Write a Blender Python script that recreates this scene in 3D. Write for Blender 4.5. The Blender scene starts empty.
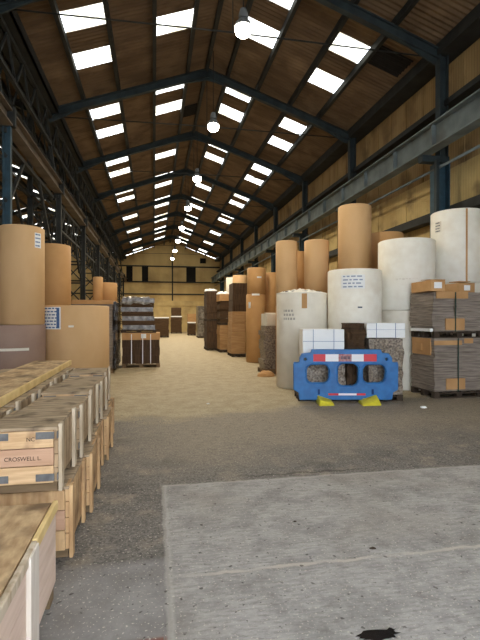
import bpy, bmesh, math, random
from mathutils import Vector, Matrix
random.seed(7)
C = bpy.context.scene.collection
PI = math.pi
F = 462.0; H = 1.6; VX, VY = 154.0, 318.0
TH = math.atan((240 - VX) / F); CT, ST = math.cos(TH), math.sin(TH)

def XY(px, d):
    """ground position seen at picture column px and depth d"""
    X = (px - VX) * CT * d / F
    return X, (d - ST * X) / CT
def ZP(py, d): return H + (VY - py) * d / F

# ------------------------------------------------------------------ materials
def lin(c):
    return tuple(((v/255)/12.92 if v/255 <= .04045 else (((v/255)+.055)/1.055)**2.4) for v in c) + (1,)
MATS = {}
def mat(name, col, col2=None, rough=.8, scale=6, stretch=(1,1,1), bump=.2, metal=0, detail=6, lo=.35, hi=.65,
        lines=None, spec=.3, col3=None, scale3=1.2, lo3=.55, hi3=.7, coord='Object'):
    """noise-varied procedural surface; lines=(axis, frequency, strength) adds fine layer lines"""
    if name in MATS: return MATS[name]
    m = bpy.data.materials.new(name); m.use_nodes = True
    nt = m.node_tree; N = nt.nodes; L = nt.links
    b = N['Principled BSDF']
    b.inputs['Roughness'].default_value = rough; b.inputs['Metallic'].default_value = metal
    b.inputs['Specular IOR Level'].default_value = spec
    tc = N.new('ShaderNodeTexCoord'); mp = N.new('ShaderNodeMapping'); mp.inputs['Scale'].default_value = stretch
    L.new(tc.outputs[coord], mp.inputs[0])
    no = N.new('ShaderNodeTexNoise'); no.inputs['Scale'].default_value = scale; no.inputs['Detail'].default_value = detail
    L.new(mp.outputs[0], no.inputs['Vector'])
    mr = N.new('ShaderNodeMapRange'); mr.inputs[1].default_value = lo; mr.inputs[2].default_value = hi
    L.new(no.outputs[0], mr.inputs[0])
    mx = N.new('ShaderNodeMix'); mx.data_type = 'RGBA'
    mx.inputs[6].default_value = lin(col); mx.inputs[7].default_value = lin(col2 or col)
    L.new(mr.outputs[0], mx.inputs[0])
    out = mx.outputs[2]; h = no.outputs[0]
    if col3:
        n3 = N.new('ShaderNodeTexNoise'); n3.inputs['Scale'].default_value = scale3; n3.inputs['Detail'].default_value = 5
        L.new(tc.outputs[coord], n3.inputs['Vector'])
        r3 = N.new('ShaderNodeMapRange'); r3.inputs[1].default_value = lo3; r3.inputs[2].default_value = hi3
        L.new(n3.outputs[0], r3.inputs[0])
        m3 = N.new('ShaderNodeMix'); m3.data_type = 'RGBA'; m3.inputs[7].default_value = lin(col3)
        L.new(r3.outputs[0], m3.inputs[0]); L.new(out, m3.inputs[6]); out = m3.outputs[2]
    if lines:
        ax, fr, st = lines
        w = N.new('ShaderNodeTexWave'); w.wave_type = 'BANDS'; w.bands_direction = ax
        w.inputs['Scale'].default_value = fr; w.inputs['Distortion'].default_value = .6; w.inputs['Detail'].default_value = 1
        L.new(tc.outputs[coord], w.inputs['Vector'])
        ml = N.new('ShaderNodeMix'); ml.data_type = 'RGBA'; ml.blend_type = 'MULTIPLY'
        ml.inputs[7].default_value = (1-st, 1-st, 1-st, 1)
        L.new(w.outputs[1], ml.inputs[0]); L.new(out, ml.inputs[6]); out = ml.outputs[2]
        ad = N.new('ShaderNodeMath'); ad.operation = 'SUBTRACT'; L.new(h, ad.inputs[0]); L.new(w.outputs[1], ad.inputs[1]); h = ad.outputs[0]
    L.new(out, b.inputs['Base Color'])
    if bump:
        bp = N.new('ShaderNodeBump'); bp.inputs['Strength'].default_value = bump; bp.inputs['Distance'].default_value = .02
        L.new(h, bp.inputs['Height']); L.new(bp.outputs[0], b.inputs['Normal'])
    MATS[name] = m
    return m

M = {}
M['roof'] = mat('brown_roof_sheet', (112,92,70), (90,72,54), rough=.9, scale=1.6, stretch=(.4,1.4,1), bump=.1, col3=(128,106,80), lo3=.5, hi3=.75)
M['roof_black'] = mat('black_roof_sheet', (22,20,18), (30,27,24), rough=.9)
M['wall_up'] = mat('ochre_wall_sheet', (172,144,98), (146,118,78), rough=.85, scale=1.2, stretch=(1,1.5,.35), col3=(118,96,66), scale3=.8, lines=('Y', 3.2, .16))
M['wall_band'] = mat('dark_brown_wall_sheet', (104,82,58), (84,66,48), rough=.9, scale=1.5)
M['wall_lo'] = mat('cream_stained_wall_panel', (206,182,126), (182,156,104), rough=.85, scale=1.1, col3=(132,112,78), scale3=1.6, lo3=.52, hi3=.72, lines=('Y', 3.2, .10))
M['wall_far'] = mat('yellow_far_wall_sheet', (216,190,134), (190,162,110), rough=.85, scale=.5, stretch=(1,1,.3), col3=(150,126,84), scale3=.4, lo3=.5, hi3=.78, lines=('X', 2.2, .14))
M['block'] = mat('pale_blockwork', (200,176,124), (170,148,104), rough=.9, scale=.9, col3=(120,102,72), scale3=.5)
M['dado'] = mat('grimy_lower_wall', (120,108,88), (96,86,70), rough=.9, scale=1.5)
M['steel'] = mat('blue_grey_painted_steel', (50,60,62), (38,46,48), rough=.7, scale=3, bump=.05, col3=(56,48,40), lo3=.6, hi3=.75)
M['steel_dark'] = mat('dark_painted_steel', (46,48,46), (34,35,34), rough=.7, scale=3, bump=.05)
M['steel_blue'] = mat('teal_blue_column_paint', (50,78,92), (40,60,70), rough=.6, scale=4, bump=.05)
M['girder'] = mat('grey_crane_girder_paint', (112,122,122), (86,96,97), rough=.6, scale=2, bump=.05, col3=(86,84,76), lo3=.55, hi3=.75)
M['girder_brown'] = mat('brown_grimed_girder_paint', (112,100,86), (84,76,66), rough=.7, scale=2, bump=.05)
M['kraft'] = mat('brown_kraft_paper', (206,170,126), (196,160,114), rough=.7, scale=2, stretch=(1,1,.5), bump=.03, spec=.25)
M['kraft_deep'] = mat('deeper_brown_kraft_paper', (192,150,100), (180,138,90), rough=.7, scale=2, bump=.03)
M['kraft_mauve'] = mat('mauve_brown_paper', (150,126,112), (138,114,102), rough=.6, scale=2, bump=.03)
M['paper_end'] = mat('roll_end_rings', (176,142,100), (158,124,84), rough=.9, scale=30, bump=.1)
M['white'] = mat('white_wrap_paper', (238,236,226), (230,226,214), rough=.6, scale=5, bump=.15, col3=(220,212,196), scale3=1.5, lo3=.55, hi3=.8)
M['white_grey'] = mat('greyish_white_wrap_paper', (226,222,210), (216,211,198), rough=.65, scale=4, bump=.2, col3=(204,196,180), scale3=1.1)
M['label'] = mat('white_label_paper', (236,238,238), rough=.5, bump=0)
M['ink'] = mat('dark_print', (60,70,86), rough=.6, bump=0)
M['ink_blue'] = mat('blue_print', (72,104,150), rough=.6, bump=0)
M['card'] = mat('brown_cardboard', (194,152,104), (178,136,90), rough=.85, scale=3, bump=.08)
M['card_pile'] = mat('grey_brown_flat_cartons', (166,154,142), (128,116,106), rough=.9, scale=5, stretch=(.6,.6,8), bump=.4, lines=('Z', 14, .28))
M['card_dark'] = mat('dark_brown_board_pile', (92,70,48), (70,52,36), rough=.9, scale=4, stretch=(.5,.5,8), bump=.4, lines=('Z', 12, .3))
M['card_dark_v'] = mat('dark_brown_upright_boards', (86,66,48), (62,47,34), rough=.9, scale=5, stretch=(8,8,.5), bump=.4)
M['card_tan'] = mat('tan_board_pile', (176,140,98), (154,120,82), rough=.9, scale=4, stretch=(.6,.6,6), bump=.3)
M['wrapgrey'] = mat('crumpled_grey_wrap', (128,122,114), (66,58,50), rough=.3, scale=7, bump=.8, detail=10, spec=.6)
M['wrapdark'] = mat('black_stretch_film', (26,25,25), (52,50,48), rough=.25, scale=8, bump=.8, spec=.7)
M['shred'] = mat('shredded_board_under_film', (158,144,126), (78,66,56), rough=.4, scale=26, bump=.8, detail=14, spec=.5, lo=.36, hi=.66)
M['strap'] = mat('green_strap', (40,62,54), rough=.4, bump=0)
M['pallet'] = mat('weathered_pallet_wood', (134,112,84), (104,86,64), rough=.9, scale=4, stretch=(.5,3,3), bump=.3)
M['pallet_dark'] = mat('dark_pallet_wood', (74,62,50), (54,45,37), rough=.9, scale=4, bump=.3)
M['crate'] = mat('pale_crate_pine', (214,182,142), (182,148,108), rough=.8, scale=5, stretch=(.6,.6,6), bump=.3, detail=10, col3=(138,106,80), lo3=.52, hi3=.7, scale3=5)
M['crate_pink'] = mat('pinkish_crate_pine', (196,160,134), (176,140,112), rough=.8, scale=3, stretch=(.6,.6,6), bump=.25, col3=(150,122,100), lo3=.6, hi3=.8, scale3=2.5)
M['crate_side'] = mat('grey_brown_crate_boards', (180,156,124), (136,112,84), rough=.85, scale=5, stretch=(3,3,.6), bump=.4, detail=10)
M['crate_top'] = mat('weathered_crate_lid', (182,162,134), (132,114,92), rough=.9, scale=5, stretch=(.8,5,5), bump=.5, detail=10, col3=(92,78,62), scale3=5, lo3=.52, hi3=.7)
M['crate_lo'] = mat('orange_pine_boards', (208,174,130), (174,138,98), rough=.85, scale=5, stretch=(4,4,.6), bump=.4, detail=10, col3=(132,102,72), scale3=4, lo3=.5, hi3=.7)
M['batten'] = mat('pale_batten_wood', (206,192,170), (166,148,122), rough=.8, scale=5, stretch=(4,4,.5), bump=.3)
M['ply'] = mat('stained_plywood', (206,178,138), (168,138,102), rough=.85, scale=7, stretch=(3,1,1), bump=.35, detail=10, col3=(120,98,74), scale3=4, lo3=.5, hi3=.68)
M['ply_edge'] = mat('yellow_timber_edge', (226,200,142), (206,176,116), rough=.8, scale=6, bump=.2)
M['tin'] = mat('galvanised_corner_strap', (112,112,112), (86,86,86), rough=.6, metal=.0, scale=14, bump=.05)
M['blue'] = mat('blue_barrier_plastic', (38,112,178), (32,98,160), rough=.45, scale=8, bump=.05, spec=.45)
M['red'] = mat('red_reflective_strip', (206,60,70), rough=.4, bump=0)
M['wstrip'] = mat('white_reflective_strip', (232,232,236), rough=.4, bump=0)
M['rstrip'] = mat('brownish_red_badge', (160,84,86), (190,150,150), rough=.5, scale=20, bump=0)
M['yellow'] = mat('yellow_plastic_foot', (212,204,60), (196,186,48), rough=.5, scale=10, bump=.05)
M['dark'] = mat('dark_recess', (20,18,15), (26,23,20), rough=.9, bump=0)
M['lamp_metal'] = mat('lamp_housing_metal', (90,92,92), rough=.5, bump=0)
M['cable'] = mat('dark_cable', (30,30,30), rough=.7, bump=0)
M['puddle'] = mat('wet_dark_oil', (34,32,32), rough=.08, bump=0, spec=.8)

m = bpy.data.materials.new('glowing_lamp_glass'); m.use_nodes = True
b = m.node_tree.nodes['Principled BSDF']; b.inputs['Emission Color'].default_value = (1,.93,.78,1); b.inputs['Emission Strength'].default_value = 40
M['glow'] = m
# rooflight sheet: partly clear, partly light-diffusing
m = bpy.data.materials.new('translucent_rooflight_sheet'); m.use_nodes = True
nt = m.node_tree; nt.nodes.clear(); N = nt.nodes; L = nt.links
o = N.new('ShaderNodeOutputMaterial'); mx = N.new('ShaderNodeMixShader'); mx.inputs[0].default_value = .88
t = N.new('ShaderNodeBsdfTransparent'); t.inputs[0].default_value = (1,.98,.93,1)
tl = N.new('ShaderNodeBsdfTranslucent')
tc = N.new('ShaderNodeTexCoord'); no = N.new('ShaderNodeTexNoise'); no.inputs['Scale'].default_value = 1.2; no.inputs['Detail'].default_value = 5
cr = N.new('ShaderNodeValToRGB'); cr.color_ramp.elements[0].color = lin((150,138,104)); cr.color_ramp.elements[1].color = lin((245,242,230))
cr.color_ramp.elements[0].position = .35; cr.color_ramp.elements[1].position = .6
L.new(tc.outputs['Object'], no.inputs[0]); L.new(no.outputs[0], cr.inputs[0]); wv = N.new('ShaderNodeTexWave'); wv.bands_direction = 'Y'; wv.inputs['Scale'].default_value = 1.96; wv.inputs['Distortion'].default_value = .5
dm = N.new('ShaderNodeMix'); dm.data_type = 'RGBA'; dm.blend_type = 'MULTIPLY'; dm.inputs[7].default_value = (.5,.47,.4,1)
wr = N.new('ShaderNodeMapRange'); wr.inputs[1].default_value = .6; wr.inputs[2].default_value = .95
L.new(tc.outputs['Object'], wv.inputs[0]); L.new(wv.outputs[1], wr.inputs[0]); L.new(wr.outputs[0], dm.inputs[0]); L.new(cr.outputs[0], dm.inputs[6]); L.new(dm.outputs[2], tl.inputs[0])
L.new(t.outputs[0], mx.inputs[1]); L.new(tl.outputs[0], mx.inputs[2]); L.new(mx.outputs[0], o.inputs[0])
M['rooflight'] = m

# floor: asphalt, dusty trampled zone, newer concrete slab, scuffs
def floor_mat():
    m = bpy.data.materials.new('factory_floor'); m.use_nodes = True
    nt = m.node_tree; N = nt.nodes; L = nt.links; b = N['Principled BSDF']
    tc = N.new('ShaderNodeTexCoord'); sp = N.new('ShaderNodeSeparateXYZ'); L.new(tc.outputs['Object'], sp.inputs[0])
    def noise(s, d=6, stretch=None, rough=.55):
        n = N.new('ShaderNodeTexNoise'); n.inputs['Scale'].default_value = s; n.inputs['Detail'].default_value = d
        n.inputs['Roughness'].default_value = rough
        if stretch:
            mp = N.new('ShaderNodeMapping'); mp.inputs['Scale'].default_value = stretch
            L.new(tc.outputs['Object'], mp.inputs[0]); L.new(mp.outputs[0], n.inputs[0])
        else: L.new(tc.outputs['Object'], n.inputs[0])
        return n.outputs[0]
    def rng(v, a, b_, c=0, d=1):
        r = N.new('ShaderNodeMapRange'); r.inputs[1].default_value = a; r.inputs[2].default_value = b_
        r.inputs[3].default_value = c; r.inputs[4].default_value = d; L.new(v, r.inputs[0]); return r.outputs[0]
    def op(o_, a, b_):
        n = N.new('ShaderNodeMath'); n.operation = o_
        for i, v in enumerate((a, b_)):
            if isinstance(v, (int, float)): n.inputs[i].default_value = v
            else: L.new(v, n.inputs[i])
        return n.outputs[0]
    def mix(f, a, b_):
        n = N.new('ShaderNodeMix'); n.data_type = 'RGBA'
        if isinstance(f, (int, float)): n.inputs[0].default_value = f
        else: L.new(f, n.inputs[0])
        for i, v in ((6, a), (7, b_)):
            if isinstance(v, tuple): n.inputs[i].default_value = lin(v)
            else: L.new(v, n.inputs[i])
        return n.outputs[2]
    X, Y = sp.outputs[0], sp.outputs[1]
    fine = noise(38, 8, rough=.7); mid = noise(3.2, 8, rough=.65); big = noise(.7, 5); streak = noise(5, 6, (1, 7, 1), .6)
    wob = op('SUBTRACT', op('MULTIPLY', op('SUBTRACT', noise(1.1, 6), .5), 1.6), op('MULTIPLY', X, .22))
    asphalt = mix(rng(fine, .35, .65), (74,71,70), (138,133,126))
    asphalt = mix(rng(mid, .5, .72), asphalt, (150,140,124))
    asphalt = mix(op('MULTIPLY', rng(noise(11, 10, rough=.8), .5, .62), .6), asphalt, (74,70,67))
    asphalt = mix(rng(noise(1.5, 8), .55, .7), asphalt, (84,80,76))
    dust = mix(rng(fine, .35, .65), (156,142,114), (186,172,142))
    dust = mix(op('MULTIPLY', rng(mid, .42, .64), .6), dust, (138,122,94))
    dust = mix(op('MULTIPLY', rng(noise(16, 10, None, .85), .5, .6), .5), dust, (112,98,78))
    dust = mix(rng(noise(9, 8, rough=.75), .6, .72), dust, (222,206,170))
    # dusty zone starts beyond Y ~ 7.6 with a ragged edge, browner band before it
    yy = op('ADD', Y, wob)
    yy2 = op('ADD', yy, op('MULTIPLY', op('SUBTRACT', fine, .5), 1.5))
    tan = mix(rng(streak, .4, .65), (138,128,114), (112,104,94))
    tan = mix(rng(fine, .4, .7), tan, (160,148,130))
    tan = mix(op('MULTIPLY', rng(noise(8, 10, (1, 2.5, 1), .8), .5, .62), .6), tan, (88,82,75))
    base = mix(op('MULTIPLY', rng(yy, 4.4, 5.6), rng(X, -.9, .5)), asphalt, tan)
    base = mix(rng(yy2, 7.2, 7.6), base, dust)
    # small lighter repair left of the slab
    lp = op('MULTIPLY', rng(op('ADD', Y, op('MULTIPLY', wob, .06)), 3.15, 3.05), rng(X, .1, .06))
    light = mix(rng(mid, .35, .65), (150,148,146), (122,120,120))
    base = mix(op('MULTIPLY', lp, .8), base, light)
    # newer slab X > .08, Y < 4.45
    ed = op('MULTIPLY', op('SUBTRACT', noise(6, 4), .5), .06)
    sx = rng(op('ADD', X, ed), .085, .1); sy = rng(op('ADD', Y, ed), 4.46, 4.44); slab_m = op('MULTIPLY', sx, sy)
    slab = mix(rng(streak, .35, .65), (152,150,148), (174,171,167))
    slab = mix(rng(mid, .45, .68), slab, (126,124,121))
    slab = mix(op('MULTIPLY', rng(noise(13, 9, (1, 3, 1), .75), .5, .62), .6), slab, (118,113,108))
    slab = mix(op('MULTIPLY', rng(fine, .55, .75), .8), slab, (190,186,180))
    slab = mix(op('MULTIPLY', rng(big, .5, .66), .5), slab, (140,132,122))
    base = mix(slab_m, base, slab)
    # pale joints
    def line(v, at, w):
        return rng(op('ABSOLUTE', op('SUBTRACT', v, at), 0), w, w*.4)
    j1 = op('MULTIPLY', line(op('ADD', X, ed), .09, .03), rng(Y, 4.47, 4.45))
    j2 = op('MULTIPLY', line(op('ADD', Y, ed), 4.45, .03), rng(X, .06, .1))
    j3 = op('MULTIPLY', op('MULTIPLY', line(op('ADD', Y, op('MULTIPLY', ed, 1.5)), 2.87, .022), rng(X, .1, .4)), rng(mid, .35, .55))
    base = mix(op('MULTIPLY', op('ADD', j1, j2), .55), base, (176,172,166))
    base = mix(op('MULTIPLY', j3, .7), base, (196,186,174))
    # dark crack just behind the slab's far edge
    j4 = op('MULTIPLY', op('MULTIPLY', line(op('ADD', Y, op('MULTIPLY', ed, 3)), 4.58, .03), rng(X, .8, 1)), rng(X, 2.3, 1.9))
    base = mix(op('MULTIPLY', j4, .7), base, (66,60,54))
    # red bricks at the near left
    br = op('MULTIPLY', op('MULTIPLY', rng(Y, 2.36, 2.33), rng(X, -.6, -.55)), rng(X, .07, .05))
    bt = N.new('ShaderNodeTexBrick'); bt.inputs['Scale'].default_value = 5
    bt.inputs['Color1'].default_value = lin((130,84,72)); bt.inputs['Color2'].default_value = lin((110,76,68)); bt.inputs['Mortar'].default_value = lin((120,114,108))
    L.new(tc.outputs['Object'], bt.inputs[0])
    base = mix(br, base, bt.outputs[0])
    # chalky scuffs and specks
    base = mix(op('MULTIPLY', rng(noise(60, 3, rough=.4), .64, .68), .7), base, (206,198,184))
    base = mix(op('MULTIPLY', rng(noise(24, 3, rough=.4), .67, .71), .7), base, (52,46,40))
    L.new(base, b.inputs['Base Color']); b.inputs['Roughness'].default_value = .75; b.inputs['Specular IOR Level'].default_value = .3
    bp = N.new('ShaderNodeBump'); bp.inputs['Strength'].default_value = .4; bp.inputs['Distance'].default_value = .01
    L.new(op('ADD', op('MULTIPLY', fine, 1.6), op('MULTIPLY', streak, .35)), bp.inputs['Height']); L.new(bp.outputs[0], b.inputs['Normal'])
    return m
M['floor'] = floor_mat()

# ------------------------------------------------------------------ mesh helpers
class MB:
    def __init__(s): s.bm = bmesh.new(); s.smooth = False
    def face(s, pts):
        return s.bm.faces.new([s.bm.verts.new(p) for p in pts])
    def hexa(s, v):
        vs = [s.bm.verts.new(p) for p in v]
        for f in ((0,3,2,1),(4,5,6,7),(0,1,5,4),(1,2,6,5),(2,3,7,6),(3,0,4,7)): s.bm.faces.new([vs[i] for i in f])
        return s
    def box(s, x0, x1, y0, y1, z0, z1, rz=0, c=None):
        v = [(x0,y0,z0),(x1,y0,z0),(x1,y1,z0),(x0,y1,z0),(x0,y0,z1),(x1,y0,z1),(x1,y1,z1),(x0,y1,z1)]
        if rz:
            cx, cy = c or ((x0+x1)/2, (y0+y1)/2); a, b_ = math.cos(rz), math.sin(rz)
            v = [(cx+(p[0]-cx)*a-(p[1]-cy)*b_, cy+(p[0]-cx)*b_+(p[1]-cy)*a, p[2]) for p in v]
        s.hexa(v); return s
    def bar(s, p0, p1, w, h, up=(0,0,1), w1=None, h1=None):
        p0, p1 = Vector(p0), Vector(p1); d = (p1-p0).normalized(); up = Vector(up)
        if abs(d.dot(up)) > .99: up = Vector((0,1,0))
        sd = d.cross(up).normalized(); u = sd.cross(d).normalized(); w1 = w1 or w; h1 = h1 or h
        v = []
        for p, ww, hh in ((p0, w, h), (p1, w1, h1)):
            v += [p - sd*ww/2 - u*hh/2, p + sd*ww/2 - u*hh/2, p + sd*ww/2 + u*hh/2, p - sd*ww/2 + u*hh/2]
        s.hexa([v[0],v[1],v[2],v[3],v[4],v[5],v[6],v[7]]); return s
    def ibeam(s, p0, p1, w, h, up=(0,0,1), t=.03):
        p0, p1 = Vector(p0), Vector(p1); d = (p1-p0).normalized(); up_ = Vector(up)
        if abs(d.dot(up_)) > .99: up_ = Vector((0,1,0))
        sd = d.cross(up_).normalized(); u = sd.cross(d).normalized()
        s.bar(p0, p1, t, h - 2*t, up)
        for k in (-1, 1): s.bar(p0 + u*k*(h-t)/2, p1 + u*k*(h-t)/2, w, t, up)
        return s
    def cyl(s, c, r, z0, z1, n=48, r1=None, cap=True, bev=0):
        cx, cy = c; r1 = r if r1 is None else r1
        prof = [(r, z0), (r1, z1)] if not bev else [(r-bev, z0), (r, z0+bev), (r1, z1-bev), (r1-bev, z1)]
        return s.lathe(c, prof, n, cap)
    def lathe(s, c, prof, n=32, cap=True):
        rings = [[s.bm.verts.new((c[0]+r*math.cos(2*PI*i/n), c[1]+r*math.sin(2*PI*i/n), z)) for i in range(n)] for r, z in prof]
        for a, b_ in zip(rings, rings[1:]):
            for i in range(n):
                f = s.bm.faces.new((a[i], a[(i+1)%n], b_[(i+1)%n], b_[i])); f.smooth = True
        if cap:
            s.bm.faces.new(rings[0][::-1]); s.bm.faces.new(rings[-1])
        return s
    def tube(s, pts, r, n=8):
        pts = [Vector(p) for p in pts]; rings = []
        for i, p in enumerate(pts):
            d = (pts[min(i+1, len(pts)-1)] - pts[max(i-1, 0)]).normalized()
            u = Vector((0,0,1)) if abs(d.z) < .9 else Vector((1,0,0))
            a = d.cross(u).normalized(); b_ = a.cross(d)
            rings.append([s.bm.verts.new(p + (a*math.cos(2*PI*k/n) + b_*math.sin(2*PI*k/n))*r) for k in range(n)])
        for a, b_ in zip(rings, rings[1:]):
            for k in range(n): f = s.bm.faces.new((a[k], a[(k+1)%n], b_[(k+1)%n], b_[k])); f.smooth = True
        s.bm.faces.new(rings[0][::-1]); s.bm.faces.new(rings[-1]); return s
    def curved(s, c, r, a0, a1, z0, z1, n=10, t=.004):
        """a thin sheet lying on a cylinder's skin"""
        for k in range(n):
            q = [a0+(a1-a0)*k/n, a0+(a1-a0)*(k+1)/n]
            v = []
            for z in (z0, z1):
                v += [(c[0]+r*math.cos(q[0]), c[1]+r*math.sin(q[0]), z), (c[0]+(r+t)*math.cos(q[0]), c[1]+(r+t)*math.sin(q[0]), z),
                      (c[0]+(r+t)*math.cos(q[1]), c[1]+(r+t)*math.sin(q[1]), z), (c[0]+r*math.cos(q[1]), c[1]+r*math.sin(q[1]), z)]
            s.hexa(v)
        return s
    def build(s, name, m, parent=None, bevel=0, loc=None, weld=False):
        if weld: bmesh.ops.remove_doubles(s.bm, verts=s.bm.verts, dist=1e-4)
        bmesh.ops.recalc_face_normals(s.bm, faces=s.bm.faces)
        me = bpy.data.meshes.new(name); s.bm.to_mesh(me); s.bm.free()
        for x in (m if isinstance(m, list) else [m]): me.materials.append(M[x] if isinstance(x, str) else x)
        ob = bpy.data.objects.new(name, me); C.objects.link(ob)
        if parent: ob.parent = parent
        if loc: ob.location = loc
        if bevel:
            md = ob.modifiers.new('b', 'BEVEL'); md.width = bevel; md.segments = 2; md.limit_method = 'ANGLE'
        return ob

def tag(o, label, cat, group=None):
    o['label'] = label; o['category'] = cat
    if group: o['group'] = group
    return o
def thing(name, label, cat, loc=(0,0,0), rz=0, group=None):
    o = bpy.data.objects.new(name, None); C.objects.link(o); o.location = loc; o.rotation_euler = (0,0,rz)
    o.empty_display_size = .2
    return tag(o, label, cat, group)
def struct(name, mb, m, **k):
    o = mb.build(name, m, **k); o['kind'] = 'structure'; return o
def dup(root, loc, label, group=None, rz=None):
    r = root.copy(); C.objects.link(r); r.location = loc; r['label'] = label
    if rz is not None: r.rotation_euler = (0,0,rz)
    if group: r['group'] = group
    for ch in list(root.children):
        c = ch.copy(); C.objects.link(c); c.parent = r
        for g in ch.children:
            d = g.copy(); C.objects.link(d); d.parent = c
    return r
ORD = ['nearest', 'second nearest', 'third nearest', 'fourth nearest', 'fifth nearest', 'sixth nearest', 'seventh nearest', 'eighth nearest', 'farthest']

# ------------------------------------------------------------------ building shell
XR, XL, XA = 7.15, -3.5, 1.83              # right column line, valley column line, ridge
ZE, ZA = 8.62, 10.5; SL = (ZA - ZE) / (XR - XA)
XW = 7.62; XF = -14.15                     # right cladding, far left cladding of the next aisle
Y0, BAY = 10.63, 5.43; YE = 54.1; YN = -3.2
FR = [Y0 + BAY*k for k in range(8)]           # frames that show
XA2 = 2*XL - XA                            # ridge of the next aisle
def zr(x):
    if x < XL: return ZA - SL*abs(x - XA2)
    return ZA - SL*abs(x - XA)

f = MB(); f.face([(XF,-9,0),(XW,-9,0),(XW,YE,0),(XF,YE,0)])
struct('floor', f, 'floor')

# corrugated roof with holes for the rooflights
PER = .16; NP = 6
def corr(y): return (.017)*math.sin(2*PI*y/PER)
PURL = [XL, -2.3, -1.16, .02, 1.15, XA, 2.55, 3.62, 4.82, 5.9, XR, XW+.1]
def mirrored(x): return 2*XL - x
def holes(y, col):
    """is y within a rooflight of this column"""
    for k in range(-1, 8):
        a = Y0 + BAY*k
        for lo, hi in ((1.4, 2.22), (3.2, 4.05)):
            if a+lo <= y < a+hi: return True
    return False
LIT = {(-2.3, -1.16), (.02, 1.15), (2.55, 3.62), (4.82, 5.9)}
step = PER/NP
def strip(mb, x0, x1, y0, y1, dz=0):
    n = max(1, round((y1-y0)/step)); prev = None
    for i in range(n+1):
        y = y0 + (y1-y0)*i/n
        cur = (mb.bm.verts.new((x0, y, zr(x0)+corr(y)+dz)), mb.bm.verts.new((x1, y, zr(x1)+corr(y)+dz)))
        if prev: fc = mb.bm.faces.new((prev[0], prev[1], cur[1], cur[0])); fc.smooth = True
        prev = cur
roof = MB(); nwin = 0
bands = []
for k in range(-3, 9):
    a = Y0 + BAY*k
    for lo, hi in ((1.4, 2.22), (3.2, 4.05)):
        if a+lo > YN-2 and a+hi < YE: bands.append((a+lo, a+hi))
black = {(2, 1.15): 'b', (3, 5.9): 'b'}
for xa, xb in zip(PURL, PURL[1:]):
    for sgn in (0, 1):
        if sgn and xb > XR + .01: continue
        u, v = (xa, xb) if not sgn else (mirrored(xb), mirrored(xa))
        if (xa, xb) in LIT:
            y = YN; sh = -.85 if xa in (.02, 2.55) else -.12
            for (a, b_) in bands:
                a += sh; b_ += sh
                if a <= YN + .1: continue
                strip(roof, u, v, y, a); y = b_
                w = MB(); strip(w, u+.05, v-.05, a-.04, b_+.04, .012); nwin += 1
                struct('window_%d' % nwin, w, 'rooflight')
            strip(roof, u, v, y, YE)
        else: strip(roof, u, v, YN, YE)
struct('ceiling', roof, 'roof')
# black replacement sheets
for i, (x0, x1, y0, y1) in enumerate(((5.95, 7.0, 11.6, 12.5), (1.2, 1.8, 19.0, 20.1))):
    w = MB(); strip(w, x0, x1, y0, y1, -.03); struct('ceiling_patch', w, 'roof_black')

# right wall: brown sheets above, dark band, pale panels, grimy dado
def wallx(name, x, y0, y1, z0, z1, m, t=.1, seams=None):
    w = MB(); w.box(x, x+t, y0, y1, z0, z1)
    if seams:
        y = y0
        while y < y1: w.box(x-.025, x, y, y+.05, z0, z1); y += seams
    return struct(name, w, m)
wallx('wall_right', XW, YN, YE, 5.5, 8.75, 'wall_up', seams=.9)
wallx('wall_right_middle', XW, YN, YE, 2.3, 5.5, 'wall_lo', seams=1.8)
wallx('wall_right_lower', XW, YN, YE, 0, 2.3, 'dado')
wallx('wall_left', XF-.1, YN, YE, 0, 8.7, 'wall_lo')
# entrance wall behind the viewer with its big open doorway
w = MB(); w.box(XF, -2.2, YN-.15, YN, 0, 8.6).box(5.6, XW, YN-.15, YN, 0, 8.6).box(-2.2, 5.6, YN-.15, YN, 5.8, 8.6)
for a, m_, c in ((XL, XA, XR), (XF, XA2, XL)):
    w.hexa([(a,YN-.15,8.6),(c,YN-.15,8.6),(c,YN,8.6),(a,YN,8.6),(m_-.05,YN-.15,ZA),(m_+.05,YN-.15,ZA),(m_+.05,YN,ZA),(m_-.05,YN,ZA)])
struct('wall_entrance', w, 'wall_lo')
w = MB(); w.box(XF, XW, YE, YE+.15, 3.6, 8.55)
for a, m_, c in ((XL, XA, XR), (XF, XA2, XL)):
    w.hexa([(a,YE,8.55),(c,YE,8.55),(c,YE+.15,8.55),(a,YE+.15,8.55),(m_-.05,YE,ZA),(m_+.05,YE,ZA),(m_+.05,YE+.15,ZA),(m_-.05,YE+.15,ZA)])
struct('wall_far', w, 'wall_far')
w = MB(); w.box(XF, XW, YE-.12, YE+.15, 0, 3.6); w.box(XF, XW, YE-.22, YE-.12, 3.0, 3.15); struct('wall_far_lower', w, 'block')
ntrim = 0
def trim(mb, m):
    global ntrim; ntrim += 1
    return struct('trim_%d' % ntrim, mb, m)
for z in (7.55, 5.75, 4.35): trim(MB().box(XF, XW, YE-.12, YE, z-.07, z+.07), 'steel_dark')
for x in (-5.6, 2.1, -9.5): trim(MB().box(x-.07, x+.07, YE-.2, YE-.01, 3.6 if x > 0 else 0, 8.9), 'steel_dark')
nwin += 1
for (x0, x1, z0, z1) in ((-3.1,-2.4,5.82,7.48), (-1.35,-.65,5.82,7.48), (3.7,4.8,5.82,7.48), (5.3,6.0,8.0,8.6), (-6.5,-5.8,5.82,7.48)):
    struct('window_%d' % nwin, MB().box(x0, x1, YE-.03, YE-.005, z0, z1), 'dark'); nwin += 1
struct('window_%d' % nwin, MB().box(XW-.04, XW, 11.9, 12.6, 6.4, 6.92), 'dark')
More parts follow.
